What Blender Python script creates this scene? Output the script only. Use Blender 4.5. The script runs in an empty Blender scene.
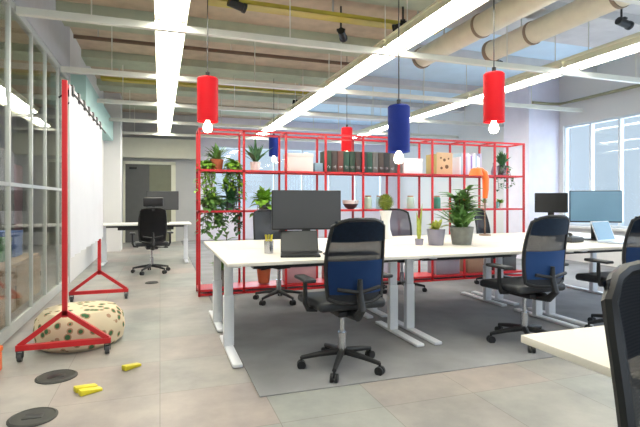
import bpy, bmesh, math, random
from mathutils import Vector, Matrix
random.seed(7)
PI = math.pi
sc = bpy.context.scene
C = sc.collection

# ------------------------------------------------------------ camera
F_PX, HOR = 470.0, 200.0
TH = math.atan(160.0 / 470.0)
cam_d = bpy.data.cameras.new('camera')
cam = bpy.data.objects.new('camera', cam_d); C.objects.link(cam)
cam.location = (0, 0, 1.17)
cam.rotation_euler = (PI / 2, 0, -TH)
cam_d.sensor_width = 36.0; cam_d.sensor_fit = 'HORIZONTAL'
cam_d.lens = 36.0 * F_PX / 640.0
cam_d.shift_y = -(213.5 - HOR) / 640.0
cam_d.clip_start = 0.05
sc.camera = cam

# ------------------------------------------------------------ world (daylight outside the windows)
w = bpy.data.worlds.new('world'); sc.world = w; w.use_nodes = True
bg = w.node_tree.nodes['Background']
bg.inputs['Color'].default_value = (0.70, 0.83, 0.93, 1)
bg.inputs['Strength'].default_value = 1.0
STRIP_POWER = 25.0
sc.view_settings.view_transform = 'Standard'
sc.view_settings.look = 'None'
sc.view_settings.gamma = 1.0
sc.view_settings.use_curve_mapping = False
sc.view_settings.exposure = -0.12

# daylight area lights in the window openings, one of them added fill
def daylight(loc, rot, sx, sy, power, col=(0.75, 0.87, 1.0)):
    l = bpy.data.lights.new('window_or_fill_light', 'AREA'); l.shape = 'RECTANGLE'
    l.size = sx; l.size_y = sy; l.energy = power; l.color = col
    o = bpy.data.objects.new('window_or_fill_light', l); C.objects.link(o)
    o.location = loc; o.rotation_euler = rot
    return o
daylight((7.62, 3.2, 1.7), (0, PI / 2, 0), 1.8, 8.0, 230)
daylight((3.0, -3.12, 1.9), (PI / 2, 0, 0), 7.0, 2.2, 90, (0.96, 0.98, 1.0))  # added fill lamp behind the camera, out of view

daylight((4.2, 14.12, 1.8), (-PI / 2, 0, 0), 5.4, 1.8, 150)

# ------------------------------------------------------------ materials
def lin(c):
    return tuple(((v / 255) / 12.92 if v / 255 <= 0.04045 else ((v / 255 + 0.055) / 1.055) ** 2.4) for v in c)
MATS = {}
def mat(name, col, rough=0.5, metal=0.0, var=0.06, scale=6.0, emit=None, spec=0.5, alpha=None):
    if name in MATS: return MATS[name]
    m = bpy.data.materials.new(name); m.use_nodes = True
    nt = m.node_tree; b = nt.nodes['Principled BSDF']
    r, g, bl = lin(col)
    b.inputs['Roughness'].default_value = rough
    b.inputs['Metallic'].default_value = metal
    b.inputs['Specular IOR Level'].default_value = spec
    if var > 0:
        tc = nt.nodes.new('ShaderNodeTexCoord'); n = nt.nodes.new('ShaderNodeTexNoise')
        n.inputs['Scale'].default_value = scale; n.inputs['Detail'].default_value = 4
        cr = nt.nodes.new('ShaderNodeValToRGB')
        cr.color_ramp.elements[0].position = 0.3; cr.color_ramp.elements[1].position = 0.7
        cr.color_ramp.elements[0].color = (r * (1 - var), g * (1 - var), bl * (1 - var), 1)
        cr.color_ramp.elements[1].color = (min(1, r * (1 + var)), min(1, g * (1 + var)), min(1, bl * (1 + var)), 1)
        nt.links.new(tc.outputs['Object'], n.inputs['Vector'])
        nt.links.new(n.outputs['Fac'], cr.inputs['Fac'])
        nt.links.new(cr.outputs['Color'], b.inputs['Base Color'])
    else:
        b.inputs['Base Color'].default_value = (r, g, bl, 1)
    if emit:
        b.inputs['Emission Color'].default_value = (*lin(emit[0]), 1)
        b.inputs['Emission Strength'].default_value = emit[1]
    if alpha is not None:
        b.inputs['Alpha'].default_value = alpha
    MATS[name] = m
    return m

def glass_mat(name, tint, refl=0.10):
    m = bpy.data.materials.new(name); m.use_nodes = True
    nt = m.node_tree; nt.nodes.clear()
    out = nt.nodes.new('ShaderNodeOutputMaterial'); mix = nt.nodes.new('ShaderNodeMixShader')
    t = nt.nodes.new('ShaderNodeBsdfTransparent'); g = nt.nodes.new('ShaderNodeBsdfGlossy')
    g.inputs['Roughness'].default_value = 0.02
    t.inputs['Color'].default_value = (*tint, 1)
    lw = nt.nodes.new('ShaderNodeLayerWeight'); lw.inputs['Blend'].default_value = 0.3
    mp = nt.nodes.new('ShaderNodeMath'); mp.operation = 'MULTIPLY_ADD'
    mp.inputs[1].default_value = 0.35; mp.inputs[2].default_value = refl; mp.use_clamp = True
    nt.links.new(lw.outputs['Fresnel'], mp.inputs[0]); nt.links.new(mp.outputs[0], mix.inputs['Fac'])
    nt.links.new(t.outputs[0], mix.inputs[1]); nt.links.new(g.outputs[0], mix.inputs[2])
    nt.links.new(mix.outputs[0], out.inputs['Surface'])
    return m

def mesh_fabric(name, col, dens):
    m = bpy.data.materials.new(name); m.use_nodes = True
    nt = m.node_tree; b = nt.nodes['Principled BSDF']
    b.inputs['Base Color'].default_value = (*lin(col), 1); b.inputs['Roughness'].default_value = 0.6
    tc = nt.nodes.new('ShaderNodeTexCoord')
    wv = nt.nodes.new('ShaderNodeTexWave'); wv.bands_direction = 'Z'; wv.inputs['Scale'].default_value = 60
    mr = nt.nodes.new('ShaderNodeMapRange')
    mr.inputs['To Min'].default_value = dens - 0.1; mr.inputs['To Max'].default_value = dens + 0.1
    nt.links.new(tc.outputs['Object'], wv.inputs['Vector'])
    nt.links.new(wv.outputs['Fac'], mr.inputs['Value']); nt.links.new(mr.outputs[0], b.inputs['Alpha'])
    return m

def floor_mat():
    m = bpy.data.materials.new('concrete_floor'); m.use_nodes = True
    nt = m.node_tree; b = nt.nodes['Principled BSDF']
    tc = nt.nodes.new('ShaderNodeTexCoord')
    br = nt.nodes.new('ShaderNodeTexBrick')
    br.offset = 0.0; br.inputs['Scale'].default_value = 1.0
    br.inputs['Brick Width'].default_value = 0.6; br.inputs['Row Height'].default_value = 0.6
    br.inputs['Mortar Size'].default_value = 0.0025; br.inputs['Mortar Smooth'].default_value = 0.2
    br.inputs['Color1'].default_value = (*lin((164, 166, 160)), 1)
    br.inputs['Color2'].default_value = (*lin((174, 161, 154)), 1)
    br.inputs['Mortar'].default_value = (*lin((140, 136, 128)), 1)
    n = nt.nodes.new('ShaderNodeTexNoise'); n.inputs['Scale'].default_value = 1.7; n.inputs['Detail'].default_value = 8
    n.inputs['Roughness'].default_value = 0.65
    cr = nt.nodes.new('ShaderNodeValToRGB')
    cr.color_ramp.elements[0].position = 0.35; cr.color_ramp.elements[0].color = (0.66, 0.68, 0.70, 1)
    cr.color_ramp.elements[1].position = 0.65; cr.color_ramp.elements[1].color = (1.0, 1.0, 1.0, 1)
    mx = nt.nodes.new('ShaderNodeMix'); mx.data_type = 'RGBA'; mx.blend_type = 'MULTIPLY'; mx.inputs[0].default_value = 1
    nt.links.new(tc.outputs['Object'], br.inputs['Vector']); nt.links.new(tc.outputs['Object'], n.inputs['Vector'])
    nt.links.new(n.outputs['Fac'], cr.inputs['Fac'])
    nt.links.new(br.outputs['Color'], mx.inputs[6]); nt.links.new(cr.outputs['Color'], mx.inputs[7])
    nt.links.new(mx.outputs[2], b.inputs['Base Color'])
    b.inputs['Roughness'].default_value = 0.42
    b.inputs['Specular IOR Level'].default_value = 0.35
    return m

def pouf_mat():
    m = bpy.data.materials.new('leaf_print_fabric'); m.use_nodes = True
    nt = m.node_tree; b = nt.nodes['Principled BSDF']; b.inputs['Roughness'].default_value = 0.9
    tc = nt.nodes.new('ShaderNodeTexCoord')
    v = nt.nodes.new('ShaderNodeTexVoronoi'); v.inputs['Scale'].default_value = 14
    cr = nt.nodes.new('ShaderNodeValToRGB'); cr.color_ramp.interpolation = 'CONSTANT'
    e = cr.color_ramp.elements
    e[0].color = (*lin((66, 110, 70)), 1); e[1].position = 0.27; e[1].color = (*lin((176, 140, 112)), 1)
    e2 = e.new(0.38); e2.color = (*lin((214, 200, 170)), 1)
    nt.links.new(tc.outputs['Object'], v.inputs['Vector'])
    nt.links.new(v.outputs['Distance'], cr.inputs['Fac']); nt.links.new(cr.outputs['Color'], b.inputs['Base Color'])
    return m

RED = mat('red_powder_coat', (196, 36, 42), 0.4, var=0.04)
WHITEW = mat('white_plaster', (222, 221, 219), 0.85, var=0.02, scale=1.5)
BACKW = mat('grey_partition_paint', (178, 178, 178), 0.8, var=0.04, scale=2)
CREAMB = mat('cream_soffit_paint', (216, 215, 196), 0.8, var=0.03)
LILAC = mat('pale_lilac_plaster', (226, 223, 236), 0.85, var=0.03)
CEIL = mat('beige_wood_wool_board', (196, 178, 154), 0.95, var=0.12, scale=5)
CEILG = mat('pale_grey_ceiling_board', (206, 205, 205), 0.95, var=0.08, scale=3)
CEILB = mat('ceiling_blue_daylight_tint', (206, 230, 248), 0.8, var=0.05, scale=2)  # blue daylight from the windows put into the far ceiling colour
RIB = mat('painted_concrete_rib', (178, 184, 160), 0.9, var=0.08, scale=5)
CHAN = mat('white_galvanised_channel', (222, 222, 210), 0.45, var=0.04)
STEELP = mat('light_grey_frame', (188, 192, 188), 0.4, var=0.04)
CREAM = mat('cream_duct_paint', (232, 226, 204), 0.5, var=0.06)
BROWNP = mat('brown_pipe', (110, 84, 66), 0.5, var=0.1)
YELP = mat('yellow_cable_tray', (190, 172, 62), 0.5, var=0.1)
BLACK = mat('black_plastic', (26, 27, 29), 0.45, var=0.08, scale=20)
CHARC = mat('charcoal_nylon', (38, 41, 45), 0.5, var=0.08, scale=20)
NAVY = mat('navy_seat_fabric', (24, 52, 88), 0.8, var=0.15, scale=60)
NAVYD = mat('dark_navy_fabric', (28, 46, 68), 0.8, var=0.15, scale=60)
BLUEM = mat('blue_seat_fabric', (24, 66, 122), 0.8, var=0.15, scale=60)
DESK = mat('cream_laminate', (228, 222, 212), 0.4, var=0.02, scale=3)
DESKW = mat('white_laminate', (228, 226, 220), 0.4, var=0.02, scale=3)
WMET = mat('white_powder_coat', (232, 234, 238), 0.35, var=0.02)
CHROME = mat('polished_aluminium', (190, 192, 196), 0.2, 0.9, var=0.03)
SCREEN = mat('matt_grey_screen', (66, 67, 70), 0.5, var=0.04, scale=2)
SCREENB = mat('screen_painted_reflection', (104, 140, 166), 0.25, var=0.08, scale=2)  # blue window reflection put into the base colour
GREEN = mat('mid_green_leaf', (98, 140, 70), 0.5, var=0.3, scale=30)
GREENB = mat('bright_green_leaf', (130, 178, 58), 0.5, var=0.3, scale=30)
GREEND = mat('dark_green_leaf', (66, 112, 70), 0.5, var=0.3, scale=30)
GREENY = mat('yellow_green_leaf', (160, 170, 70), 0.5, var=0.25, scale=30)
TERRA = mat('terracotta', (178, 96, 62), 0.8, var=0.1)
POTG = mat('grey_lilac_pot', (142, 138, 152), 0.6, var=0.05)
POTS = mat('grey_stone_pot', (120, 122, 116), 0.8, var=0.12, scale=20)
POTW = mat('white_ceramic', (228, 226, 222), 0.3, var=0.02)
SOIL = mat('potting_soil', (52, 38, 28), 0.95, var=0.3, scale=40)
STEM = mat('brown_stem', (96, 84, 52), 0.8, var=0.2, scale=30)
REDS = mat('red_lamp_shade', (196, 4, 22), 0.6, var=0.03, spec=.25)
BLUES = mat('blue_lamp_shade', (4, 34, 118), 0.6, var=0.03, spec=.25)
BULB = mat('lit_bulb_glass', (255, 250, 235), 0.3, var=0, emit=((255, 240, 210), 14))
LAMPON = mat('lit_diffuser', (255, 255, 250), 0.4, var=0, emit=((255, 252, 244), STRIP_POWER))
YEL = mat('yellow_plastic', (222, 208, 40), 0.4, var=0.06)
ORANGE = mat('orange_plastic', (240, 112, 40), 0.4, var=0.05)
PAPER = mat('white_sheet', (246, 246, 250), 0.8, var=0.03, scale=2)
DOORD = mat('dark_doorway_paint', (88, 88, 86), 0.6, var=0.06)
DOORO = mat('olive_glass_door_panel', (112, 114, 92), 0.4, var=0.06)
DOORB = mat('blue_grey_door_paint', (132, 152, 172), 0.5, var=0.05)
WOOD = mat('warm_timber', (168, 138, 108), 0.6, var=0.2, scale=12)
ROOMG = mat('neighbour_room_grey', (204, 208, 194), 0.8, var=0.08, scale=2)
DGREY = mat('dark_grey_cabinet_paint', (66, 68, 70), 0.5, var=0.08)
PINKD = mat('dusty_pink_paint', (170, 130, 140), 0.6, var=0.06)
GLASS = glass_mat('clear_partition_glass', (0.95, 0.97, 0.96), 0.03)
WGLASS = glass_mat('window_glass', (0.94, 0.97, 1.0), 0.02)
MESHB = mesh_fabric('charcoal_mesh', (48, 52, 60), 0.92)
MESHG = mesh_fabric('grey_mesh', (120, 118, 134), 0.75)
MESHBLUE = mesh_fabric('blue_mesh', (26, 74, 136), 0.9)

# ------------------------------------------------------------ mesh helpers
def B(): return bmesh.new()
def box(bm, x0, x1, y0, y1, z0, z1, bev=0.0, seg=2):
    r = bmesh.ops.create_cube(bm, size=1.0); vs = r['verts']
    for v in vs:
        v.co = Vector((x0 + (v.co.x + .5) * (x1 - x0), y0 + (v.co.y + .5) * (y1 - y0), z0 + (v.co.z + .5) * (z1 - z0)))
    if bev > 0:
        es = list({e for v in vs for e in v.link_edges})
        bmesh.ops.bevel(bm, geom=es, offset=bev, segments=seg, affect='EDGES', profile=0.5)
    return bm
def tube(bm, p0, p1, r, seg=10, r2=None):
    p0 = Vector(p0); p1 = Vector(p1); d = p1 - p0; L = d.length
    if L < 1e-6: return bm
    M = Matrix.Translation((p0 + p1) / 2) @ d.to_track_quat('Z', 'Y').to_matrix().to_4x4()
    bmesh.ops.create_cone(bm, cap_ends=True, segments=seg, radius1=r, radius2=r if r2 is None else r2, depth=L, matrix=M)
    return bm
def sqbar(bm, p0, p1, w, h=None):
    h = h or w
    p0 = Vector(p0); p1 = Vector(p1); d = p1 - p0
    q = d.to_track_quat('Z', 'Y').to_matrix().to_4x4()
    M = Matrix.Translation((p0 + p1) / 2) @ q
    r = bmesh.ops.create_cube(bm, size=1.0)
    for v in r['verts']:
        v.co = M @ Vector((v.co.x * w, v.co.y * h, v.co.z * d.length))
    return bm
def sweep(bm, pts, r, seg=8, closed=False):
    pts = [Vector(p) for p in pts]; n = len(pts); rings = []
    for i, p in enumerate(pts):
        if closed: t = pts[(i + 1) % n] - pts[i - 1]
        else: t = pts[min(i + 1, n - 1)] - pts[max(i - 1, 0)]
        t.normalize()
        a = t.cross(Vector((0, 1, 0.013))); a.normalize(); b = t.cross(a)
        rr = r[i] if isinstance(r, (list, tuple)) else r
        rings.append([bm.verts.new(p + rr * (math.cos(2 * PI * k / seg) * a + math.sin(2 * PI * k / seg) * b)) for k in range(seg)])
    m = n if closed else n - 1
    for i in range(m):
        A, D = rings[i], rings[(i + 1) % n]
        for k in range(seg):
            try: bm.faces.new((A[k], A[(k + 1) % seg], D[(k + 1) % seg], D[k]))
            except ValueError: pass
    if not closed:
        bm.faces.new(rings[0]); bm.faces.new(rings[-1][::-1])
    bmesh.ops.recalc_face_normals(bm, faces=bm.faces[:])
    return bm
def lathe(bm, prof, seg=24, c=(0, 0, 0)):
    rings = []
    for r, z in prof:
        if r < 1e-5: rings.append([bm.verts.new((c[0], c[1], c[2] + z))])
        else: rings.append([bm.verts.new((c[0] + r * math.cos(2 * PI * k / seg), c[1] + r * math.sin(2 * PI * k / seg), c[2] + z)) for k in range(seg)])
    for a, b in zip(rings[:-1], rings[1:]):
        for k in range(seg):
            k2 = (k + 1) % seg
            if len(a) == 1 and len(b) == 1: continue
            if len(a) == 1: bm.faces.new((a[0], b[k2], b[k]))
            elif len(b) == 1: bm.faces.new((a[k], a[k2], b[0]))
            else: bm.faces.new((a[k], a[k2], b[k2], b[k]))
    bmesh.ops.recalc_face_normals(bm, faces=bm.faces[:])
    return bm
def leaf(bm, base, d, L, W, droop=0.3, segs=4):
    base = Vector(base); d = Vector(d).normalized()
    s = d.cross(Vector((0, 0, 1)))
    if s.length < 0.05: s = Vector((1, 0, 0))
    s.normalize(); up = s.cross(d).normalized()
    prev = None
    for i in range(segs + 1):
        t = i / segs
        c = base + d * (L * t) - Vector((0, 0, 1)) * droop * L * t * t
        wd = W * 0.5 * max(0.06, math.sin(PI * min(1, 0.12 + 0.88 * t)) ** 0.8) if t < 1 else 0.001
        row = [bm.verts.new(c - s * wd + up * wd * 0.35), bm.verts.new(c), bm.verts.new(c + s * wd + up * wd * 0.35)]
        if prev:
            bm.faces.new((prev[0], prev[1], row[1], row[0])); bm.faces.new((prev[1], prev[2], row[2], row[1]))
        prev = row
def obj(name, bm, m, parent=None, smooth=True, ang=0.6):
    me = bpy.data.meshes.new(name); bm.to_mesh(me); bm.free()
    me.materials.append(m)
    if smooth:
        for p in me.polygons: p.use_smooth = True
        try: me.set_sharp_from_angle(angle=ang)
        except Exception: pass
    o = bpy.data.objects.new(name, me); C.objects.link(o)
    if parent: o.parent = parent
    return o
def thing(name, label, cat, loc=(0, 0, 0), rotz=0, group=None):
    o = bpy.data.objects.new(name, None); C.objects.link(o); o.empty_display_size = 0.1
    o.location = loc; o.rotation_euler = (0, 0, rotz); o['label'] = label; o['category'] = cat
    if group: o['group'] = group
    return o
def tag(o, label, cat, group=None):
    o['label'] = label; o['category'] = cat
    if group: o['group'] = group
    return o
def struct(name, bm, m, parent=None):
    o = obj(name, bm, m, parent, smooth=False)
    if not parent: o['kind'] = 'structure'
    return o
def copy_tree(o, parent=None):
    c = o.copy(); C.objects.link(c)
    if parent: c.parent = parent
    for ch in [x for x in o.children]: copy_tree(ch, c)
    return c
def dup(o, label, loc, rotz=0, group=None):
    c = copy_tree(o); c.location = loc; c.rotation_euler = (0, 0, rotz); c['label'] = label
    if group: c['group'] = group
    return c

# ------------------------------------------------------------ room shell
XL, XR, YN, YF, ZC = -1.2, 7.5, -3.0, 14.0, 3.6
struct('floor', box(B(), -4.4, XR + .2, YN - .2, YF + .2, -0.1, 0), floor_mat())
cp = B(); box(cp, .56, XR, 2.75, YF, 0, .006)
struct('floor_desk_shade', cp, mat('painted_desk_shade', (142, 142, 144), .9, var=.16, scale=2.5, spec=.3))  # darker slab standing in for the soft shadow of the desks
cb = B()
box(cb, -4.4, 3.3, YN - .2, YF + .2, ZC, ZC + .15)
struct('ceiling', cb, CEIL)
cb = B(); box(cb, 3.3, XR + .2, YN - .2, 5.7, ZC, ZC + .15); struct('ceiling_panel', cb, CEILG)
cb = B(); box(cb, 3.3, XR + .2, 5.7, YF + .2, ZC, ZC + .15); struct('ceiling_panel', cb, CEILB)
for n in range(8):
    y = 0.6 + 1.95 * n
    rb = B(); box(rb, -4.2, 3.3, y, y + .55, ZC - .12, ZC + .02)
    struct('trim_%d' % (n + 1), rb, RIB)
    rb = B(); box(rb, 3.3, XR, y, y + .3, ZC - .12, ZC + .02)
    struct('trim_%d' % (n + 20), rb, CEILG)
# walls
wf = B()
box(wf, 1.05, 1.5, YF, YF + .15, 0, ZC); box(wf, 1.5, XR + .2, YF, YF + .15, 0, .9); box(wf, 1.5, XR + .2, YF, YF + .15, 2.75, ZC)
box(wf, 6.9, XR + .2, YF, YF + .15, .9, 2.75)
struct('wall_far', wf, LILAC)
wf = B(); box(wf, -4.4, 1.05, YF - .02, YF + .15, 0, ZC); struct('wall_far_left', wf, BACKW)
wf = B(); box(wf, -1.2, 1.05, YF - .35, YF - .02, 2.33, 2.86); struct('trim_40', wf, CREAMB)
wb = B()
box(wb, -4.4, -0.6, YN - .15, YN, 0, ZC); box(wb, -.6, 6.6, YN - .15, YN, 0, .75); box(wb, -.6, 6.6, YN - .15, YN, 3.05, ZC); box(wb, 6.6, XR + .2, YN - .15, YN, 0, ZC)
struct('wall_near', wb, WHITEW)
wr = B()
Y0, Y1, ZS, ZH = -0.9, 7.2, .68, 2.62
box(wr, XR, XR + .2, YN, Y0, 0, ZC); box(wr, XR, XR + .2, Y1, YF, 0, ZC)
box(wr, XR, XR + .2, Y0, Y1, 0, ZS); box(wr, XR, XR + .2, Y0, Y1, ZH, ZC)
struct('wall_right', wr, WHITEW)
wl = B(); box(wl, XL - .12, XL, 7.4, YF - .02, 0, ZC); struct('wall_left', wl, WHITEW)
wl = B(); box(wl, XL - .12, XL, YN, 7.4, 2.9, ZC); struct('wall_left_bulkhead', wl, mat('light_grey_bulkhead', (186, 187, 190), .8, var=.03))
wl = B(); box(wl, -4.4, -4.2, YN, YF, 0, ZC); struct('wall_outer', wl, ROOMG)
pl = B(); box(pl, XL, -.85, 11.6, 12.1, 0, ZC); struct('wall_left_pillar', pl, WHITEW)
pl = B(); box(pl, 6.75, XR, 7.3, 8.0, 0, ZC); struct('wall_right_pillar', pl, LILAC)

def window(name, axis, a0, a1, z0, z1, pos, step, depth=.1):
    fr = B(); t = .04
    n = max(1, round((a1 - a0) / step))
    def bx(u0, u1, w0, w1, d0, d1):
        if axis == 'Y': box(fr, pos + d0, pos + d1, u0, u1, w0, w1)
        else: box(fr, u0, u1, pos + d0, pos + d1, w0, w1)
    bx(a0, a1, z0, z0 + t, 0, depth); bx(a0, a1, z1 - t, z1, 0, depth)
    for i in range(n + 1):
        u = a0 + (a1 - a0) * i / n
        bx(max(a0, u - t / 2), min(a1, u + t / 2), z0 + t, z1 - t, 0.005, depth - .005)
    o = struct(name, fr, mat('pale_blue_grey_frame', (214, 224, 232), .5, var=.03))
    g = B()
    if axis == 'Y': box(g, pos + .045, pos + .055, a0, a1, z0, z1)
    else: box(g, a0, a1, pos + .045, pos + .055, z0, z1)
    obj('glass_pane', g, WGLASS, o, smooth=False)
    return o
window('window_1', 'Y', Y0, Y1, ZS, ZH, XR + .03, .57)
window('window_2', 'X', 1.5, 6.9, .9, 2.75, YF + .02, .9)
window('window_unseen_fill', 'X', -.6, 6.6, .75, 3.05, YN - .12, 1.2)  # unseen window added behind the camera to let in fill light
sl = B(); box(sl, XR - .12, XR + .03, Y0, Y1, ZS - .04, ZS); struct('trim_50', sl, WHITEW)

# glass partition on the left
gp = thing('glass_partition', 'grey framed floor-to-bulkhead glass partition along the left side', 'glass partition', (XL, 0, 0))
del gp['category']; del gp['label']; gp.name = 'window_4'; gp['kind'] = 'structure'
gy = [YN + .02 + .0] + [-2.2, -1.4, -.6, .2, 1.0, 1.8, 2.6, 3.3, 3.95, 4.65, 5.4, 6.0, 6.7, 7.37]
for y in gy:
    wd = .045 if abs(y - 4.65) < .01 else .026
    obj('mullion', box(B(), -.04, -.01, y - wd / 2, y + wd / 2, .1, 2.9), STEELP, gp, False)
for z, h in ((0, .1), (1.29, .032), (2.84, .06)):
    obj('transom', box(B(), -.038, -.012, YN + .02, 7.4, z, z + h), STEELP, gp, False)
obj('glass_pane', box(B(), -.03, -.02, YN + .02, 7.39, .1, 2.85), GLASS, gp, False)

tb = B(); box(tb, XL + .001, -1.0, 7.42, 11.55, 2.5, 2.95)
struct('trim_51', tb, mat('pale_teal_paint', (168, 200, 194), .7, var=.04))
# doors on the far left wall
d = thing('door_1', 'x', 'x', (-.3, YF - .02, 0)); del d['label']; del d['category']; d['kind'] = 'structure'
fb = B(); box(fb, -.66, -.6, -.1, .02, 0, 2.2); box(fb, .6, .72, -.1, .02, 0, 2.2); box(fb, -.66, .72, -.1, .02, 2.16, 2.24)
obj('door_frame', fb, CREAMB, d, False)
obj('door_panel', box(B(), -.6, .02, -.06, .01, 0, 2.16), DOORD, d, False)
obj('door_panel', box(B(), .02, .6, -.05, .01, 0, 2.16), DOORO, d, False)
obj('door_closer', box(B(), -.5, -.3, -.1, -.05, 2.02, 2.08, .01), BLACK, d)
obj('door_handle', tube(B(), (-.04, -.1, .95), (-.04, -.1, 1.2), .012), CHROME, d)
d = thing('door_2', 'x', 'x', (-1.05, 12.9, 0)); del d['label']; del d['category']; d['kind'] = 'structure'
obj('door_panel', box(B(), -.12, -.06, -.4, .75, 0, 2.3), DOORB, d, False)
obj('door_handle', tube(B(), (-.04, -.3, .95), (-.04, -.3, 1.2), .012), CHROME, d)

# ------------------------------------------------------------ ceiling services
rows = [(-2.4, 'beyond the glass partition'), (.1, 'leftmost over the walkway'), (2.52, 'over the desks'), (5.08, 'over the right-hand desks')]
ordn = ['nearest', 'second', 'third', 'fourth', 'fifth', 'sixth']
SEG = 1.95
def make_strip():
    t = thing('strip_light', 'x', 'ceiling light')
    L = SEG / 2 - .012
    h = B(); box(h, -.07, .07, -L, L, .078, .12); box(h, -.035, .035, -L, L, .12, .14)
    
    for s_ in (-1, 1):
        sqbar(h, (s_ * .135, -L, .022), (s_ * .135, L, .022), .006, .085)
        for v in h.verts[-8:]: v.co.x += s_ * (.012 if v.co.z < .022 else -.012)
    box(h, -.15, .15, -L, L, .058, .078)
    box(h, -.14, .14, -L, -L + .012, -.005, .05); box(h, -.14, .14, L - .012, L, -.005, .05)
    obj('housing', h, mat('cream_lamp_housing', (232, 230, 206), .5, var=.02), t, False)
    obj('diffuser', box(B(), -.088, .088, -L + .014, L - .014, -.012, .049), LAMPON, t, False)
    s = B()
    s.free()
    for y in (-L + .25, L - .25): obj('suspension_rod', tube(B(), (0, y, .14), (0, y, ZC - 2.9), .006, 6), CHAN, t)
    return t
st = make_strip(); first = True
for x, txt in rows:
    for k in range(6):
        y = .9 + SEG * (k + .5) - .05
        lb = 'long lit strip light in the row %s, %s from the camera' % (txt, ordn[k])
        if x < 0 and k > 4: continue
        if first: st.location = (x, y, 2.9); st['label'] = lb; st['group'] = 'strip lights on the ceiling'; first = False
        else: dup(st, lb, (x, y, 2.9), 0, 'strip lights on the ceiling')
# transverse channels
for k, y in enumerate((2.85, 4.8, 6.75, 8.7, 10.65, 12.6)):
    b_ = B(); box(b_, XL, XR - .01, y - .03, y + .03, 2.81, 2.83); box(b_, XL, XR - .01, y - .03, y - .024, 2.83, 2.875); box(b_, XL, XR - .01, y + .024, y + .03, 2.83, 2.875)
    t = obj('support_channel', b_, CHAN, None, False)
    tag(t, 'white metal channel spanning the ceiling under the strip lights, %s from the camera' % ordn[k], 'channel', 'ceiling support channels')
    for xx in (-.6, 1.3, 4.1, 6.3): obj('hanger_rod', tube(B(), (xx, y, 2.83), (xx, y, ZC), .007, 6), CHAN, t)
# pipes
def pipe(name, label, pts, r, m, cat='pipe', hang=None):
    o = obj(name, sweep(B(), pts, r, 10), m); tag(o, label, cat)
    if hang:
        for p in hang: obj('hanger_rod', tube(B(), p, (p[0], p[1], ZC), .006, 6), STEELP, o)
    return o
pipe('ceiling_pipe', 'thin brown pipe crossing the ceiling above the second channel', [(-1.1, 7.05, 3.37), (1, 7.05, 3.37), (3.2, 7.05, 3.37)], .028, BROWNP, hang=[(-.8, 7.05, 3.37), (1, 7.05, 3.37), (3, 7.05, 3.37)])
pipe('ceiling_pipe', 'thin brown pipe further back crossing the ceiling', [(-1.1, 11.3, 3.37), (3.2, 11.3, 3.37)], .028, BROWNP, hang=[(-.8, 11.3, 3.37), (1, 11.3, 3.37), (3, 11.3, 3.37)])
def tray(label, y, x0, x1, z):
    b_ = B(); box(b_, x0, x1, y - .09, y + .09, z, z + .006); box(b_, x0, x1, y - .09, y - .084, z, z + .045); box(b_, x0, x1, y + .084, y + .09, z, z + .045)
    o = obj('cable_tray', b_, YELP, None, False); tag(o, label, 'cable tray')
    c = B()
    for q, r in ((-.05, .014), (-.015, .012), (.03, .016)): tube(c, (x0, y + q, z + .03), (x1, y + q, z + .03), r, 8)
    obj('cable', c, mat('yellow_cable', (204, 188, 92), .5, var=.1), o)
    for i in range(3):
        xx = x0 + .3 + (x1 - x0 - .6) * i / 2
        obj('tray_bracket', sqbar(B(), (xx, y, z + .02), (xx, y, ZC), .02, .01), STEELP, o, False)
tray('yellow cable tray crossing the ceiling nearest the camera', 5.25, .5, 3.4, 3.33)
tray('yellow cable tray at the back of the ceiling beyond the blue pendant', 9.25, -1.0, 3.0, 3.33)
for lab, x, y0, y1 in (('cream round duct under the ceiling, left of the two over the desks', 3.72, -.5, 6.2), ('cream round duct under the ceiling, right of the two over the desks', 4.5, -.5, 5.6)):
    b_ = B(); tube(b_, (x, y0, 3.3), (x, y1, 3.3), .14, 24)
    o = obj('air_duct', b_, CREAM); tag(o, lab, 'air duct', 'round air ducts')
    bg_ = mat('brown_grey_collar', (150, 132, 110), .6)
    yy = y0 + .5
    while yy < y1 - .3: obj('duct_collar', tube(B(), (x, yy - .02, 3.3), (x, yy + .02, 3.3), .15, 24), bg_, o); yy += 1.2
    obj('duct_collar', tube(B(), (x, y1 - .05, 3.3), (x, y1 + .01, 3.3), .155, 24), bg_, o)
    for yy in (y0 + 1, (y0 + y1) / 2, y1 - .6): obj('duct_strap', sqbar(B(), (x, yy, 3.42), (x, yy, ZC), .02, .005), STEELP, o, False)
o = pipe('wall_conduit', 'thin grey conduit along the right wall above the window', [(7.44, -2.5, 3.05), (7.44, 6.9, 3.05), (7.42, 7.2, 3.05), (7.2, 7.26, 3.05), (6.8, 7.26, 3.05)], .028, mat('olive_grey_pipe', (150, 148, 116), .5))
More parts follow.
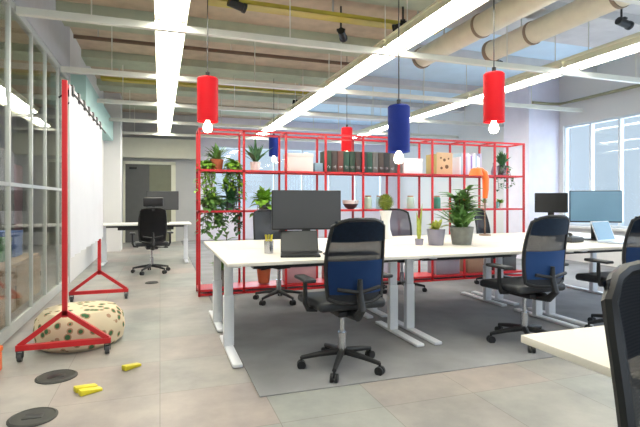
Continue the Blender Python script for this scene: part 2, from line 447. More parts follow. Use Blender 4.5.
# glazed blue-white screen under ceiling (far bulkhead right)
# spotlights
def make_spot():
    t = thing('spotlight', 'x', 'spotlight')
    obj('mounting_rod', tube(B(), (0, 0, 0), (0, 0, .3), .012, 8), BLACK, t)
    b_ = B(); tube(b_, (-.07, 0, -.03), (.09, -.03, -.06), .045, 16); tube(b_, (.09, -.03, -.06), (.12, -.035, -.066), .052, 16)
    obj('lamp_head', b_, BLACK, t)
    obj('yoke', box(B(), -.03, .03, -.055, .055, -.01, .012, .004), BLACK, t)
    return t
s0 = make_spot()
spots = [(.75, 5.05, 3.3, .4, 'black ceiling spotlight left of the yellow cable tray'), (2.75, 5.0, 3.3, 2.6, 'black ceiling spotlight beside the middle strip light row'),
         (2.15, 5.5, 3.3, 1.2, 'black ceiling spotlight behind the yellow cable tray'), (5.15, 4.1, 3.3, .2, 'large black ceiling spotlight at the top right'),
         (4.78, 5.9, 3.3, .1, 'black spotlight on an arm beyond the end of the right duct'), (2.75, 9.7, 3.3, 0, 'small black ceiling spotlight far back near the small blue pendant')]
for i, (x, y, z, r, lb) in enumerate(spots):
    if i == 0: s0.location = (x, y, z); s0.rotation_euler.z = r; s0['label'] = lb; s0['group'] = 'ceiling spotlights'
    else: dup(s0, lb, (x, y, z), r, 'ceiling spotlights')

# ------------------------------------------------------------ pendants
def pendant(label, x, y, zb, m, h=.40, r=.094):
    t = thing('pendant_lamp', label, 'pendant lamp', (x, y, zb), 0, 'coloured cylinder pendants')
    s = B(); lathe(s, [(r, 0), (r, h - .012), (r - .012, h), (.02, h), (.02, h - .006), (r - .014, h - .01), (r - .006, h - .02), (r - .006, 0), (r, 0)], 32)
    obj('lamp_shade', s, m, t)
    obj('bulb', lathe(B(), [(0, -.10), (.03, -.092), (.042, -.065), (.038, -.03), (.02, 0), (.016, .02), (0, .02)], 20), BULB, t)
    c = B(); tube(c, (0, 0, .02), (0, 0, ZC - zb), .005, 6); tube(c, (0, 0, h), (0, 0, h + .05), .018, 12)
    obj('cable', c, BLACK, t)
pendant('red cylinder pendant over the left end of the desks', .41, 4.37, 1.88, REDS)
pendant('large blue cylinder pendant over the middle desk', 1.94, 3.6, 1.58, BLUES)
pendant('red cylinder pendant hanging nearest the right pillar', 2.78, 3.42, 1.855, REDS, .43, .09)
pendant('small blue cylinder pendant behind the red shelving', 2.05, 8.75, 2.0, BLUES)
pendant('small red cylinder pendant beside the box files', 2.96, 7.3, 1.98, REDS)

# ------------------------------------------------------------ chairs
def make_chair(name, label, kind='navy'):
    t = thing(name, label, 'chair')
    mb = {'navy': MESHB, 'grey': MESHG, 'black': BLACK}[kind]
    for k in range(5):
        a = 2 * PI * k / 5 + .35
        ca, sa = math.cos(a), math.sin(a)
        lg = sweep(B(), [(.03 * ca, .03 * sa, .115), (.16 * ca, .16 * sa, .10), (.285 * ca, .285 * sa, .078)], [.024, .019, .014], 10)
        L = obj('base_leg', lg, BLACK, t)
        cs = B(); cx, cy = .285 * ca, .285 * sa
        for s in (-1, 1):
            tube(cs, (cx - sa * .006 * s, cy + ca * .006 * s, .03), (cx - sa * .024 * s, cy + ca * .024 * s, .03), .03, 16)
        tube(cs, (cx, cy, .03), (cx, cy, .085), .009, 8)
        obj('caster', cs, BLACK, L)
    g = B(); tube(g, (0, 0, .09), (0, 0, .25), .03, 16); tube(g, (0, 0, .25), (0, 0, .40), .016, 14)
    obj('gas_column', g, CHROME, t)
    mch = B(); box(mch, -.09, .09, -.15, .12, .385, .425, .012); tube(mch, (.09, .03, .40), (.24, .05, .395), .007, 8); tube(mch, (.2, .045, .397), (.26, .052, .394), .012, 8)
    obj('tilt_mechanism', mch, BLACK, t)
    s = B(); box(s, -.245, .245, -.2, .27, .43, .495, .03, 4)
    for v in s.verts:
        v.co.z += .012 * (abs(v.co.x) / .245) ** 2 - .02 * max(0, (v.co.y - .15) / .12) ** 2
    obj('seat', s, CHARC, t)
    def back(u, z):       # u -1..1 ; returns point of the back surface
        tz = (z - .5) / .55
        hw = .175 + .03 * math.sin(PI * min(1, tz * .9 + .1))
        y = -.235 - .075 * tz + .05 * (u * u) + .03 * math.sin(PI * tz) * 1.2 - .02
        return Vector((u * hw, y, z))
    fr = []
    N = 10
    for i in range(N + 1): fr.append(back(-1, .53 + .47 * i / N))
    for i in range(1, 8): u = -1 + 2 * i / 8; p = back(u, 1.0 + .045 * (1 - abs(u) ** 4)); fr.append(p)
    for i in range(N + 1): fr.append(back(1, 1.0 - .47 * i / N))
    for i in range(1, 8): u = 1 - 2 * i / 8; fr.append(back(u, .53 - .03 * (1 - abs(u) ** 4)))
    obj('back_frame', sweep(B(), fr, .013, 8, closed=True), BLACK, t)
    def panel(z0, z1, th=0.0, inset=.97, off=0):
        b_ = B(); U, V = 10, 10; g_ = []
        for j in range(V + 1):
            row = []
            for i in range(U + 1):
                u = -1 + 2 * i / U; p = back(u * inset, z0 + (z1 - z0) * j / V); p.y += off
                row.append(b_.verts.new(p))
            g_.append(row)
        for j in range(V):
            for i in range(U): b_.faces.new((g_[j][i], g_[j][i + 1], g_[j + 1][i + 1], g_[j + 1][i]))
        r = bmesh.ops.solidify(b_, geom=b_.faces[:], thickness=th)
        return b_
    obj('mesh_back', panel(.51, 1.035, .004), mb, t)
    obj('top_band', panel(.90, 1.03, .012, .955, -.010), {'navy': NAVYD, 'grey': MESHG, 'black': BLACK}[kind], t)
    obj('lumbar_pad', panel(.56, .775, .010, .95, -.010), {'navy': MESHBLUE, 'grey': MESHG, 'black': BLACK}[kind], t)
    sp = B(); sweep(sp, [(0, -.1, .40), (0, -.25, .41), (0, -.315, .47), (0, -.285, .56), (0, -.285, .66)], [.03, .03, .026, .022, .016], 10)
    sweep(sp, [(-.15, -.268, .60), (0, -.29, .575), (.15, -.268, .60)], .013, 8)
    obj('back_support', sp, BLACK, t)
    if kind == 'black':
        hr = box(B(), -.15, .15, -.34, -.29, 1.07, 1.21, .02, 3); sqbar(hr, (0, -.325, 1.0), (0, -.325, 1.1), .04, .015)
        obj('headrest', hr, BLACK, t)
    for s_ in (-1, 1):
        a_ = B(); sweep(a_, [(s_ * .2, -.03, .43), (s_ * .265, -.03, .435), (s_ * .285, -.03, .48), (s_ * .285, -.03, .63)], [.018, .018, .018, .014], 10)
        A = obj('armrest', a_, BLACK, t)
        obj('arm_pad', box(B(), s_ * .285 - .04, s_ * .285 + .04, -.15, .09, .63, .655, .011, 3), CHARC, A)
    return t
ch = make_chair('office_chair', 'navy mesh-back office chair in the centre in front of the dark monitor')
G = 'navy mesh office chairs'
ch['group'] = G; ch.location = (1.205, 3.06, 0); ch.rotation_euler.z = .04
dup(ch, 'navy mesh-back office chair at the second desk, right of the plant pots', (2.84, 3.12, 0), .03, G)
dup(ch, 'navy mesh-back office chair cut by the right edge, at the desk with the blue monitor', (3.88, 3.1, 0), -.02, G)
dup(ch, 'office chair behind the first desk, seen under it beyond the dark monitor', (1.3, 5.3, 0), PI + .3, G)
dup(ch, 'dark office chair behind the far side desks, left of the pillar', (4.42, 5.36, 0), PI + .5, G)
dup(ch, 'office chair nearest the camera, cropped at the bottom right corner', (.875, .31, 0), PI - .03, G)

cb_ = make_chair('office_chair', 'black office chair with headrest far back at the desk by the door', 'black')
cb_.location = (-.13, 8.05, 0); cb_.rotation_euler.z = .1
cg = make_chair('office_chair', 'grey mesh-back office chair behind the middle desks, beside the white vase', 'grey')
cg.location = (2.92, 5.34, 0); cg.rotation_euler.z = PI - .15

# ------------------------------------------------------------ desks
def make_desk(W=1.6, D=.9, m=DESK, inset=.08):
    t = thing('standing_desk', 'x', 'desk')
    tp = B(); box(tp, 0, W, 0, D, .715, .74, .003, 2); obj('tabletop', tp, m, t, True, .5)
    for x in (inset, W - .08):
        l = B(); box(l, x - .04, x + .04, D * .56, D * .56 + .055, .03, .42, .004); box(l, x - .033, x + .033, D * .56 + .007, D * .56 + .048, .42, .70, .002)
        box(l, x - .025, x + .025, .12, D - .12, .69, .715)
        lo = obj('leg', l, WMET, t, True, .5)
        f = B(); box(f, x - .035, x + .035, .06, D - .08, .008, .032, .006)
        obj('foot', f, WMET, lo, True, .5)
    obj('crossbar', box(B(), inset + .02, W - .1, D * .56 + .01, D * .56 + .045, .655, .69), BLACK, t, False)
    obj('height_control', box(B(), W - .4, W - .28, .02, .06, .697, .714, .003), BLACK, t)
    c0 = inset + .22; ct = B(); box(ct, c0, W - .3, D * .72, D * .86, .60, .61); box(ct, c0, W - .3, D * .72, D * .726, .61, .65); box(ct, c0, W - .3, D * .854, D * .86, .61, .65)
    for x in (c0 + .1, W - .4): box(ct, x, x + .02, D * .72, D * .86, .65, .716); 
    obj('cable_basket', ct, CHARC, t, False)
    return t
dk = make_desk(); DG = 'white standing desks of the long bench'
dk.location = (.43, 3.2, 0); dk['label'] = 'white standing desk at the left front of the bench, carrying the dark monitor'; dk['group'] = DG
def ddesk(lb, x, y, flip):
    if flip: return dup(dk, lb, (x + 1.6, y + .9, 0), PI, DG)
    return dup(dk, lb, (x, y, 0), 0, DG)
ddesk('white standing desk at the front middle of the bench, carrying the two plant pots', 2.035, 3.2, False)
ddesk('white standing desk at the front right of the bench, carrying the blue monitor', 3.64, 3.2, False)
ddesk('white standing desk at the left back of the bench, nearest the left red shelving', .43, 4.12, True)
ddesk('white standing desk at the middle back of the bench, with the white vase', 2.035, 4.12, True)
ddesk('white standing desk at the right back of the bench, with the small black monitor', 3.64, 4.12, True)
d2 = make_desk(1.6, .8, DESKW)
d2.location = (-1.05, 8.95, 0); d2['label'] = 'small white desk far back left, by the door'
d3 = make_desk(1.6, .55, DESK, .42)
d3.location = (1.09, .665, 0); [bpy.data.objects.remove(c_) for c_ in list(d3.children) if c_.name.startswith('height_control')]
d3['label'] = 'pale desk corner in the foreground at the right edge'

# ------------------------------------------------------------ monitors and desk things
def monitor(label, x, y, rz, w_, h_, zb, scr, zt=.741, name='monitor'):
    t = thing(name, label, 'monitor', (x, y, zt), rz)
    b = zb - zt
    obj('housing', box(B(), -w_ / 2, w_ / 2, 0, .03, b, b + h_, .006), BLACK, t, True, .5)
    obj('screen', box(B(), -w_ / 2 + .008, w_ / 2 - .008, -.004, .002, b + .014, b + h_ - .008), scr, t, False)
    n = B(); box(n, -.035, .035, .03, .055, .01, b + h_ * .5, .006)
    obj('stand_neck', n, BLACK, t)
    obj('stand_base', box(B(), -.12, .12, -.06, .13, 0, .012, .005), BLACK, t)
    return t
monitor('wide dark grey monitor on the left front desk', 1.14, 3.68, -.12, .575, .325, .925, SCREEN)
monitor('monitor with painted blue reflection on the right front desk by the window', 4.40, 3.80, -.62, .50, .34, .93, SCREENB)
monitor('small black monitor beside the pillar, left of the blue monitor', 4.42, 4.42, -.7, .36, .235, 1.02, BLACK)
monitor('dark monitor on the small desk far back left', .05, 9.45, 0, .58, .36, .98, DGREY)
def laptop(label, x, y, rz, m, scr, w_=.32, ang=1.1, z=.741):
    t = thing('laptop', label, 'laptop', (x, y, z), rz)
    obj('keyboard_base', box(B(), -w_ / 2, w_ / 2, -.11, .11, 0, .016, .004), m, t)
    lid = B(); box(lid, -w_ / 2, w_ / 2, 0, .008, 0, .21, .003)
    lo = obj('lid', lid, m, t); lo.location = (0, .105, .016); lo.rotation_euler = (ang - PI / 2, 0, 0)
    sb = obj('screen', box(B(), -w_ / 2 + .01, w_ / 2 - .01, -.002, .001, .012, .2), scr, lo, False)
laptop('black laptop open under the dark monitor', 1.02, 3.47, -.25, BLACK, DGREY, .30, .9)
laptop('silver laptop in front of the right front monitor', 4.32, 3.48, .15, mat('silver', (196, 204, 214), .3, .3), SCREENB, .30, 1.2)
def keyboard(label, x, y, rz):
    t = thing('keyboard', label, 'keyboard', (x, y, .741), rz)
    obj('keyboard_body', box(B(), -.21, .21, -.065, .065, 0, .014, .004), CHARC, t)
    k = B()
    for j in range(5):
        for i in range(15): box(k, -.2 + i * .0267, -.2 + i * .0267 + .022, -.058 + j * .023, -.058 + j * .023 + .019, .014, .02)
    obj('keys', k, BLACK, t, False)
keyboard('black keyboard on the left front desk right of the laptop', 1.42, 3.42, -.1)
def pot_body(prof, m, name, label, cat, loc, seg=28):
    t = thing(name, label, cat, loc); obj('body', lathe(B(), prof, seg), m, t); return t
t = pot_body([(0, 0), (.036, 0), (.04, .1), (.036, .1), (.033, .01), (0, .01)], CHROME, 'pen_pot', 'metal pen pot left of the dark monitor stand', 'pen pot', (.83, 3.72, .741))
p_ = B()
for i in range(5): tube(p_, (.012 * math.cos(i * 1.3), .012 * math.sin(i * 1.3), .015), (.03 * math.cos(i * 1.3), .03 * math.sin(i * 1.3), .15), .004, 6)
obj('pens', p_, YEL, t)
# black bag / phone rest beside right monitor
t = thing('desk_telephone', 'dark desk phone left of the silver laptop', 'phone', (3.98, 3.74, .741), .2)
b_ = B(); box(b_, -.11, .11, -.09, .09, 0, .05, .015)
for v in b_.verts:
    if v.co.z > .02: v.co.z += .12 * (v.co.y + .09)
obj('phone_body', b_, DGREY, t)
obj('handset', sweep(B(), [(-.09, -.07, .075), (-.09, -.05, .09), (-.09, .05, .10), (-.09, .075, .09)], [.022, .014, .014, .022], 10), BLACK, t)

# ------------------------------------------------------------ plants
def bush(bm, c, n, L, W, up=.5, droop=.4, spread=.03, r=None):
    rr = r or random
    for i in range(n):
        a = rr.uniform(0, 2 * PI); el = rr.uniform(up - .5, up + .6)
        d = (math.cos(a) * math.cos(el), math.sin(a) * math.cos(el), math.sin(el))
        b = (c[0] + rr.uniform(-spread, spread), c[1] + rr.uniform(-spread, spread), c[2] + rr.uniform(0, spread))
        leaf(bm, b, d, L * rr.uniform(.6, 1.1), W * rr.uniform(.7, 1.1), droop * rr.uniform(.4, 1.2))
def potted(label, loc, potm, pr, ph, leafm, n, L, W, up=.8, droop=.4, trail=0, stems=0, name='potted_plant', box_=(.24, .16), stemh=.25):
    t = thing(name, label, 'potted plant', loc)
    obj('pot', lathe(B(), [(0, 0), (pr * .78, 0), (pr, ph), (pr * .9, ph), (pr * .86, ph * .85), (0, ph * .85)], 28), potm, t)
    obj('soil', lathe(B(), [(pr * .86, ph * .8), (pr * .87, ph * .87), (0, ph * .9)], 20), SOIL, t)
    f = B()
    bush(f, (0, 0, ph * .9), n, L, W, up, droop, pr * .4)
    sb = B(); any_ = False
    for k in range(stems):
        a = k * 2.4 + .5; top = Vector((math.cos(a) * .07, math.sin(a) * .06, ph + stemh * (.6 + .4 * ((k * 7) % 5) / 4)))
        sweep(sb, [(math.cos(a) * .02, math.sin(a) * .02, ph * .85), (top.x * .6, top.y * .6, (ph + top.z) / 2), tuple(top)], .006, 6); any_ = True
        for j in range(9):
            q = Vector((top.x * (.5 + j * .06), top.y * (.5 + j * .06), ph + (top.z - ph) * (.3 + .085 * j)))
            b2 = random.uniform(0, 2 * PI)
            leaf(f, q, (math.cos(b2), math.sin(b2), .6), L * random.uniform(.5, .8), W, droop)
    for k in range(trail):
        a = PI + PI * (k + .5) / trail        # hangs on the camera side
        x0 = math.cos(a) * pr; y0 = math.sin(a) * pr
        ln = random.uniform(.25, .46)
        x1 = x0 * 1.5 + random.uniform(-.05, .05)
        pts = [(x0 * .6, y0 * .6, ph), (x0 * 1.2, y0 * 1.3, ph * .9), (x1, y0 * 1.3, ph * .9 - ln * .5), (x1 + random.uniform(-.03, .03), y0 * 1.3, ph * .9 - ln)]
        sweep(sb, pts, .0035, 5); any_ = True
        for j in range(18):
            s_ = j / 17; s3 = s_ * 3; i0 = min(2, int(s3)); ft = s3 - i0
            q = Vector(pts[i0]).lerp(Vector(pts[i0 + 1]), ft)
            b2 = random.uniform(0, 2 * PI)
            leaf(f, q, (math.cos(b2), math.sin(b2) - .3, .1), W * 1.5, W, .5, 3)
    if any_: obj('stem', sb, STEM, t)
    obj('foliage', f, leafm, t)
    return t
Z2, Z3 = 1.043, 1.543
potted('potted dracaena in a terracotta pot on the upper left shelf', (.68, 6.05, Z3), TERRA, .085, .14, GREEN, 60, .30, .04, .9, .5)
potted('spiky plant in a white pot on the second upper shelf bay', (1.17, 6.05, Z3), POTW, .07, .12, GREEND, 26, .40, .045, 1.0, .25)
potted('trailing plant hanging from the left lower shelf bay', (.60, 6.0, Z2), POTW, .07, .12, GREEN, 60, .22, .07, .6, .5, 9)
potted('leafy trailing plant beside it in the left lower shelf bay', (.84, 6.0, Z2), POTG, .065, .14, GREEND, 60, .24, .06, .8, .4, 7, 4)
potted('small trailing plant in the upper left bay beside the dracaena', (.88, 6.0, Z3), POTW, .05, .09, GREENB, 34, .15, .055, .4, .6, 10)
potted('bright green leafy plant on the shelf left of the dark monitor', (1.27, 5.97, Z2), POTG, .08, .13, GREENB, 74, .22, .085, .7, .3, 3)
potted('bright trailing plant above them on the upper left shelf, spilling over its edge', (.54, 5.98, Z3), POTG, .05, .08, GREENB, 24, .14, .05, .4, .6, 9)
potted('green trailing plant at the bottom of the left shelving', (.76, 6.03, .093), POTS, .1, .2, GREEN, 36, .26, .06, .9, .3, 0, 4, stemh=.45)
potted('grassy plant low on the second bay of the red shelving', (1.28, 6.03, .093), TERRA, .09, .18, GREEND, 36, .3, .035, 1.1, .3)
potted('trailing green plant in a grey pot at the right end of the upper shelf', (5.05, 6.03, Z3), POTG, .075, .16, GREEND, 40, .30, .05, 1.1, .3, 3)
potted('low green plant on the right end of the lower shelf', (5.0, 6.03, Z2), POTW, .06, .08, GREENB, 26, .11, .04, .6, .4)
potted('bushy green plant on the lower shelf behind the large desk plant', (4.33, 6.03, Z2), POTS, .07, .1, GREEN, 44, .24, .06, .9, .3)
potted('small plant in white pot on the lower shelf right of the bushy plant', (4.72, 6.03, Z2), POTW, .045, .08, GREEN, 16, .12, .03, .9, .3)
# desk plants
potted('small yellow-green plant in a lilac-grey pot on the middle desk', (2.50, 3.9, .741), POTG, .088, .15, GREENY, 24, .13, .05, .8, .3)
potted('large leafy plant in a grey stone pot on the middle desk', (2.76, 3.86, .741), POTS, .115, .17, GREEN, 46, .34, .055, .9, .35, 0, 9, stemh=.36)
# tall snake leaf in own slim pot
t = thing('snake_plant', 'tall thin yellow-green snake plant leaf left of the lilac-grey pot', 'potted plant', (2.34, 3.94, .741))
obj('pot', lathe(B(), [(0, 0), (.035, 0), (.042, .06), (.036, .06), (.034, .05), (0, .05)], 20), POTG, t)
f = B()
for i, (a, L) in enumerate(((0, .36), (2, .28), (4, .22))): leaf(f, (.008 * math.cos(a), .008 * math.sin(a), .04), (math.cos(a) * .08, math.sin(a) * .08, 1), L, .045, 0, 6)
obj('foliage', f, GREENY, t)
# white vase with round succulent
t = thing('vase', 'tall white vase topped by a round green succulent ball', 'vase', (2.38, 4.72, .741))
obj('vase_body', lathe(B(), [(0, 0), (.07, 0), (.075, .02), (.05, .1), (.045, .2), (.06, .28), (.07, .31), (.06, .31), (.05, .28), (0, .27)], 28), POTW, t)
f = B()
for i in range(150):
    z = 1 - 2 * (i + .5) / 150; a = i * 2.39996; r = math.sqrt(1 - z * z)
    n = Vector((r * math.cos(a), r * math.sin(a), z)); leaf(f, Vector((0, 0, .405)) + n * .055, n + Vector((0, 0, .15)), .045, .026, 0, 3)
lathe(f, [(0, -.085), (.05, -.06), (.078, 0), (.055, .055), (0, .078)], 16, (0, 0, .405))
obj('succulent', f, mat('dark_yellow_green_leaf', (120, 134, 46), .5, var=.35, scale=20), t)

# ------------------------------------------------------------ red shelving
NB, BW = 9, .54
FX0, FY0, FY1 = .45, 5.85, 6.21
sh = thing('shelving_unit', 'long open red tubular shelving behind the desks', 'shelving', (FX0, FY0, 0))
D_ = FY1 - FY0
for k in range(NB + 1):
    for yy in (0, D_):
        obj('post', sqbar(B(), (k * BW, yy, 0), (k * BW, yy, 2.03), .026), RED, sh, False)
for z in (.07, 1.03, 1.53, 2.03):
    r = B()
    for yy in (0, D_): sqbar(r, (-.013, yy, z), (NB * BW + .013, yy, z), .026)
    for k in range(NB + 1): sqbar(r, (k * BW, 0, z), (k * BW, D_, z), .022)
    if z < 2:
        box(r, 0, NB * BW, .013, D_ - .013, z + .004, z + .012)
    obj('shelf', r, RED, sh, False)
r = B()
for yy in (0, D_): sqbar(r, (-.013, yy, .0195), (NB * BW + .013, yy, .0195), .026)
obj('bottom_rail', r, RED, sh, False)

# things on shelves
cols = [((40, 66, 52), 'dark green'), ((112, 66, 60), 'brown'), ((46, 50, 52), 'black'), ((36, 74, 60), 'green'), ((70, 60, 56), 'dark brown'), ((96, 96, 96), 'grey')]
def boxfile(x, z, w_, h_, m, label, group='box files on the upper shelf', y=5.93):
    t = thing('box_file', label, 'box file', (x, y, z), 0, group)
    obj('file_body', box(B(), 0, w_, 0, .24, 0, h_, .004), m, t, True, .5)
    obj('finger_ring', sweep(B(), [(w_ / 2 + .014 * math.cos(a * PI / 6), -.001, .07 + .014 * math.sin(a * PI / 6)) for a in range(12)], .003, 5, True), CHROME, t)
    return t
x = 2.10; i = 0
seq = [0, 4, 1, 3, 0, 4, 2, 3, 5, 4, 2, 5, 5]
pos = ['leftmost of the row', 'second of the row', 'third of the row', 'fourth of the row', 'left of the small red pendant', 'at the small red pendant', 'just right of the small red pendant', 'eighth of the row', 'ninth of the row', 'tenth of the row', 'third from the right end', 'second from the right end', 'rightmost of the row']
for i, q in enumerate(seq):
    c_, nm = cols[q]
    boxfile(x, Z3, .082, .29, mat('file_' + nm.replace(' ', '_'), c_, .6), '%s box file on the upper red shelf, %s' % (nm, pos[i]))
    x += .0865
def carton(label, x, z, w_, d__, h_, m, name='storage_box', cat='box', y=5.92, lid=True):
    t = thing(name, label, cat, (x, y, z))
    obj('box_body', box(B(), 0, w_, 0, d__, 0, h_ * (.8 if lid else 1), .004), m, t, True, .5)
    if lid: obj('lid', box(B(), -.006, w_ + .006, -.006, d__ + .006, h_ * .8, h_, .004), m, t, True, .5)
    return t
carton('white storage box on the upper shelf left of the box files', 1.58, Z3, .34, .24, .24, POTW)
carton('pale blue small box standing beside the leftmost box file', 1.945, Z3, .11, .16, .12, mat('pale_blue_card', (140, 172, 190), .6), lid=False)
carton('white box on the upper shelf behind the large blue pendant', 3.27, Z3, .3, .22, .22, PAPER)
t = thing('picture_frame', 'cream picture with brown spots on the upper shelf right of the blue pendant', 'picture', (3.86, 6.0, Z3), .0)
obj('frame', box(B(), 0, .27, 0, .02, 0, .33, .004), mat('cream_frame', (222, 190, 150), .6), t)
pp = B()
for (a, b, r_) in ((.08, .1, .02), (.17, .12, .03), (.13, .22, .022), (.2, .24, .014), (.07, .25, .015)):
    tube(pp, (a, -.004, b), (a, .004, b), r_, 14)
obj('printed_spots', pp, mat('brown_print', (110, 80, 56), .8), t)
obj('back_strut', sqbar(B(), (.135, .02, .25), (.135, .14, .0), .02, .006), BLACK, t)
t = thing('pale_card', 'tall olive-yellow folder left of the spotted picture', 'folder', (3.78, 5.95, Z3)); t.name = 'folder'
obj('folder_body', box(B(), 0, .045, 0, .22, 0, .3, .003), mat('olive_card', (170, 160, 100), .7), t)
# magazines
mc = [((232, 230, 240), 'white'), ((150, 126, 196), 'purple'), ((236, 236, 240), 'white'), ((190, 186, 214), 'lilac'), ((240, 238, 236), 'white'), ((176, 204, 220), 'pale blue')]
x = 4.21
OW = ['nearest', 'second', 'third', 'fourth', 'fifth', 'sixth', 'seventh', 'eighth', 'ninth', 'tenth', 'eleventh', 'twelfth', 'second to last', 'furthest']
for k in range(14):
    c_, nm = mc[(k * 5 + k // 3) % 6]
    w_ = .026 + .01 * ((k * 3) % 3)
    o = B(); hh = .27 + .02 * ((k * 7) % 4); box(o, 0, w_, 0, .2, 0, hh, .002)
    ob = obj('magazine', o, mat('magazine_' + nm.replace(' ', '_'), c_, .6, var=.03)); ob.location = (x, 5.94, Z3)
    tag(ob, '%s magazine on the upper right shelf, %s from the spotted picture' % (nm, OW[k]), 'magazine', 'magazines on the upper right shelf')
    x += w_ + .0025
# bowl, orange lamp etc
t = thing('bowl', 'white bowl with dark underside on the lower shelf right of the dark monitor', 'bowl', (2.50, 6.03, Z2))
obj('bowl_base', lathe(B(), [(0, 0), (.04, 0), (.08, .03), (.105, .075), (.1, .075), (.075, .035), (0, .012)], 28), DGREY, t)
obj('white_rim', lathe(B(), [(.1, .075), (.107, .075), (.116, .125), (.108, .125), (.1, .075)], 28), POTW, t)
t = thing('desk_lamp', 'tall lamp with an orange hooked head and brown pole, right of the large desk plant', 'lamp', (3.73, 4.75, .741))
obj('lamp_base', lathe(B(), [(0, 0), (.07, 0), (.07, .012), (.012, .02), (0, .02)], 24), BROWNP, t)
obj('pole', tube(B(), (0, 0, .015), (0, 0, .46), .009, 10), BROWNP, t)
obj('lamp_arm', sweep(B(), [(0, 0, .45), (.01, 0, .56), (.01, 0, .68), (-.01, 0, .75), (-.06, 0, .785), (-.11, 0, .79)], [.03, .038, .042, .042, .038, .034], 14), ORANGE, t)
obj('lamp_shade', lathe(B(), [(.03, .07), (.06, .06), (.085, -.02), (.078, -.02), (.053, .052), (.02, .062)], 24, (-.13, 0, .745)), ORANGE, t)
t = thing('mug', 'teal mug on the lower shelf near its right end', 'mug', (4.86, 5.93, Z2))
obj('mug_body', lathe(B(), [(0, 0), (.036, 0), (.04, .1), (.036, .1), (.033, .01), (0, .01)], 20), mat('teal_glaze', (90, 150, 140), .3), t)
obj('handle', sweep(B(), [(.038, 0, .08), (.06, 0, .075), (.065, 0, .05), (.058, 0, .03), (.037, 0, .022)], .006, 8), MATS['teal_glaze'], t)
t = thing('vase', 'grey bottle vase on the upper shelf beside the right end plant', 'vase', (4.86, 5.98, Z3))
obj('vase_body', lathe(B(), [(0, 0), (.035, 0), (.045, .06), (.03, .12), (.015, .16), (.018, .2), (.012, .2), (.01, .16), (0, .1)], 24), POTG, t)
# lower shelf small things between plants
lo = [('green glass jar on the lower shelf right of the bowl', 2.75, (180, 214, 196)), ('pale blue jar on the lower shelf behind the succulent ball', 2.93, (160, 196, 214)),
      ('mint jar on the lower shelf between the middle red posts', 3.42, (184, 214, 200)), ('teal jar on the lower shelf left of the large desk plant', 3.86, (66, 150, 130))]
for i, (lb, x, c_) in enumerate(lo):
    t = thing('storage_jar', lb, 'jar', (x, 6.0, Z2), 0, 'jars on the lower shelf')
    obj('jar_body', lathe(B(), [(0, 0), (.05, 0), (.055, .02), (.055, .15), (.04, .17), (0, .17)], 24), mat('jar_%d' % i, c_, .3, var=.05), t)
    obj('lid', lathe(B(), [(0, .17), (.043, .17), (.043, .19), (0, .19)], 24), WOOD, t)
xs = [(1.56, .4, .26, 'dusty pink storage box low under the dark monitor desk', PINKD), (2.12, .42, .22, 'red-brown storage box on the bottom shelf behind the centre chair', mat('red_brown_card', (150, 80, 74), .7)),
      (2.72, .38, .24, 'lilac storage box on the bottom shelf left of the grey chair', LILAC), (3.8, .4, .25, 'grey-lilac storage box on the bottom shelf behind the plant pots', POTG),
      (4.35, .38, .3, 'brown cardboard box on the bottom shelf, second from the right', mat('brown_card', (150, 118, 96), .8)), (4.87, .36, .26, 'dark storage box at the right end of the bottom shelf', DGREY)]
for x, w_, h_, lb, m_ in xs: carton(lb, x, .083, w_, .24, h_, m_)

# ------------------------------------------------------------ wheeled red screen frame (left)
fx = -.67
t = thing('mobile_screen', 'red wheeled frame holding a tall white sheet beside the glass partition', 'screen', (fx, 3.92, 0))
LEN = 2.1
for yy in (0, LEN):
    obj('upright', sqbar(B(), (0, yy, .30), (0, yy, 2.06), .034), RED, t, False)
    f = B(); sqbar(f, (-.315, yy, .10), (.315, yy, .10), .04, .04)
    sqbar(f, (0, yy, .34), (-.295, yy, .115), .034); sqbar(f, (0, yy, .34), (.295, yy, .115), .034)
    fo = obj('foot', f, RED, t, False)
    for s in (-1, 1):
        c_ = B(); tube(c_, (s * .29 - .014, yy, .032), (s * .29 + .014, yy, .032), .032, 18)
        sqbar(c_, (s * .29 - .02, yy, .03), (s * .29 - .02, yy, .085), .004, .03); sqbar(c_, (s * .29 + .02, yy, .03), (s * .29 + .02, yy, .085), .004, .03); box(c_, s * .29 - .022, s * .29 + .022, yy - .02, yy + .02, .076, .084)
        obj('caster', c_, DGREY, fo)
obj('top_rail', sqbar(B(), (0, .02, 2.03), (0, LEN - .02, 2.03), .026), RED, t, False)
b_ = B(); U = 40; prev = None
for i in range(U + 1):
    y = .03 + (LEN + .02) * i / U; xo = .035 + .012 * math.sin(i * 1.1)
    row = [b_.verts.new((.024 + (xo - .024) * k / 3, y, 2.045 - (1.31) * k / 3)) for k in range(4)]
    if prev:
        for k in range(3): b_.faces.new((prev[k], prev[k + 1], row[k + 1], row[k]))
    prev = row
bmesh.ops.solidify(b_, geom=b_.faces[:], thickness=.003)
obj('white_sheet', b_, PAPER, t)
for i in range(7):
    y = .16 + i * (LEN - .32) / 6
    c_ = B(); box(c_, -.028, .036, y - .035, y + .035, 1.975, 2.06, .006); tube(c_, (0.03, y, 2.0), (.085, y, 1.93), .007, 6); tube(c_, (-.02, y, 2.0), (-.07, y, 1.96), .007, 6)
    obj('clip', c_, BLACK, t)

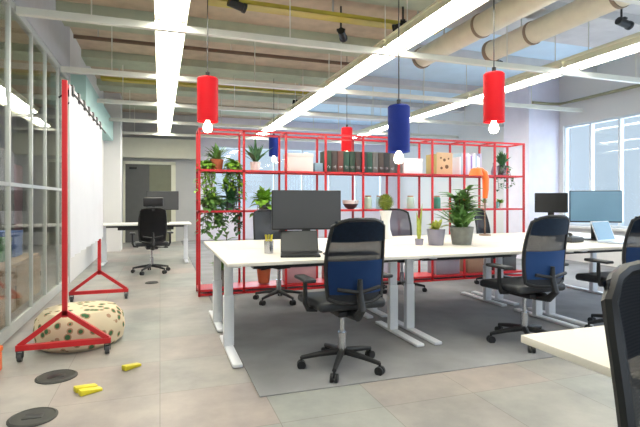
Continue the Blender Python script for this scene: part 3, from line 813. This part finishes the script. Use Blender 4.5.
# pouf behind the frame foot
p = obj('pouf', lathe(B(), [(0, 0), (.29, 0), (.325, .03), (.34, .12), (.325, .22), (.27, .28), (.13, .298), (0, .30)], 40), pouf_mat()); p.location = (-.62, 4.31, 0.001)
tag(p, 'round cream pouf with green leaf print behind the red frame foot', 'pouf')
o = thing('tool_box', 'orange box on the floor at the far left edge', 'box', (-1.09, 3.66, 0))
obj('box_body', box(B(), -.14, .06, -.07, .12, 0, .13, .01), ORANGE, o); obj('lid', box(B(), -.145, .065, -.075, .125, .13, .17, .01), ORANGE, o)
obj('handle', sweep(B(), [(-.1, .02, .165), (-.09, .02, .2), (.01, .02, .2), (.02, .02, .165)], .008, 8), BLACK, o)

# floor boxes and yellow tags
def floorbox(label, x, y, r):
    t = thing('floor_outlet', label, 'floor outlet', (x, y, 0), 0, 'round floor outlets')
    obj('cover_plate', lathe(B(), [(0, .0), (r, .0), (r, .006), (r * .9, .012), (r * .86, .008), (0, .008)], 36), mat('dark_floor_plate', (52, 52, 48), .6), t)
    s = B(); box(s, -r * .4, r * .4, -r * .25, r * .25, .008, .011, .001); obj('cable_flap', s, BLACK, t)
floorbox('round dark floor outlet just in front of the red frame', -.647, 3.50, .125)
floorbox('round dark floor outlet nearest the camera at the bottom left', -.646, 2.885, .12)
floorbox('small dark floor outlet far back in front of the desk by the door', -.11, 7.04, .09)
def ytag(label, x, y, rz, n):
    t = thing('floor_marker', label, 'floor marker', (x, y, 0), rz, 'yellow floor markers')
    for i in range(n):
        b_ = B(); box(b_, -.065, .065, -.026 + i * .07, .026 + i * .07, .0, .036, .008)
        for v in b_.verts:
            if v.co.x > 0: v.co.z *= .5
        obj('wedge', b_, YEL, t)
    return t
ytag('pair of yellow wedges on the floor in front of the red frame', -.40, 3.15, .5, 2)
ytag('single yellow wedge on the floor right of the red frame', -.187, 3.52, .7, 1)

# ------------------------------------------------------------ room beyond the glass
def cab(label, x, y, w_, d__, h_, m, n=2):
    t = thing('cabinet', label, 'cabinet', (x, y, 0))
    obj('cabinet_body', box(B(), 0, w_, 0, d__, 0, h_, .004), m, t, True, .5)
    for i in range(n):
        dd = obj('cabinet_door', box(B(), w_, w_ + .016, .01 + i * d__ / n, (i + 1) * d__ / n - .01, .03, h_ - .03, .003), m, t, True, .5)
        obj('handle', tube(B(), (w_ + .028, (i + .85) * d__ / n, h_ * .45), (w_ + .028, (i + .85) * d__ / n, h_ * .55), .006, 8), CHROME, dd)
cab('dark grey cabinet beyond the glass partition at the left edge', -2.9, 6.4, .5, 1.6, 1.15, DGREY, 3)
cab('tall grey cabinet beyond the glass partition', -2.9, 8.2, .5, 1.2, 2.0, mat('mid_grey_cabinet', (128, 128, 126), .5), 2)
cab('dusty pink cabinet beyond the glass partition', -3.3, 10.4, .5, 1.2, 1.9, PINKD, 2)
cab('low timber cabinet on the floor beyond the glass partition', -1.95, 5.2, .5, 1.6, .5, WOOD, 3)
carton('timber crate beyond the glass partition near the wheeled frame', -1.75, 0, .45, .5, .3, WOOD, 'crate', 'crate', y=4.4, lid=False)
carton('green storage box standing on the low timber cabinet', -1.85, .501, .25, .3, .25, mat('green_card', (84, 130, 88), .7), y=5.9)
carton('blue storage box standing on the low timber cabinet', -1.85, .501, .25, .3, .3, mat('blue_card', (92, 116, 172), .7), y=6.35)
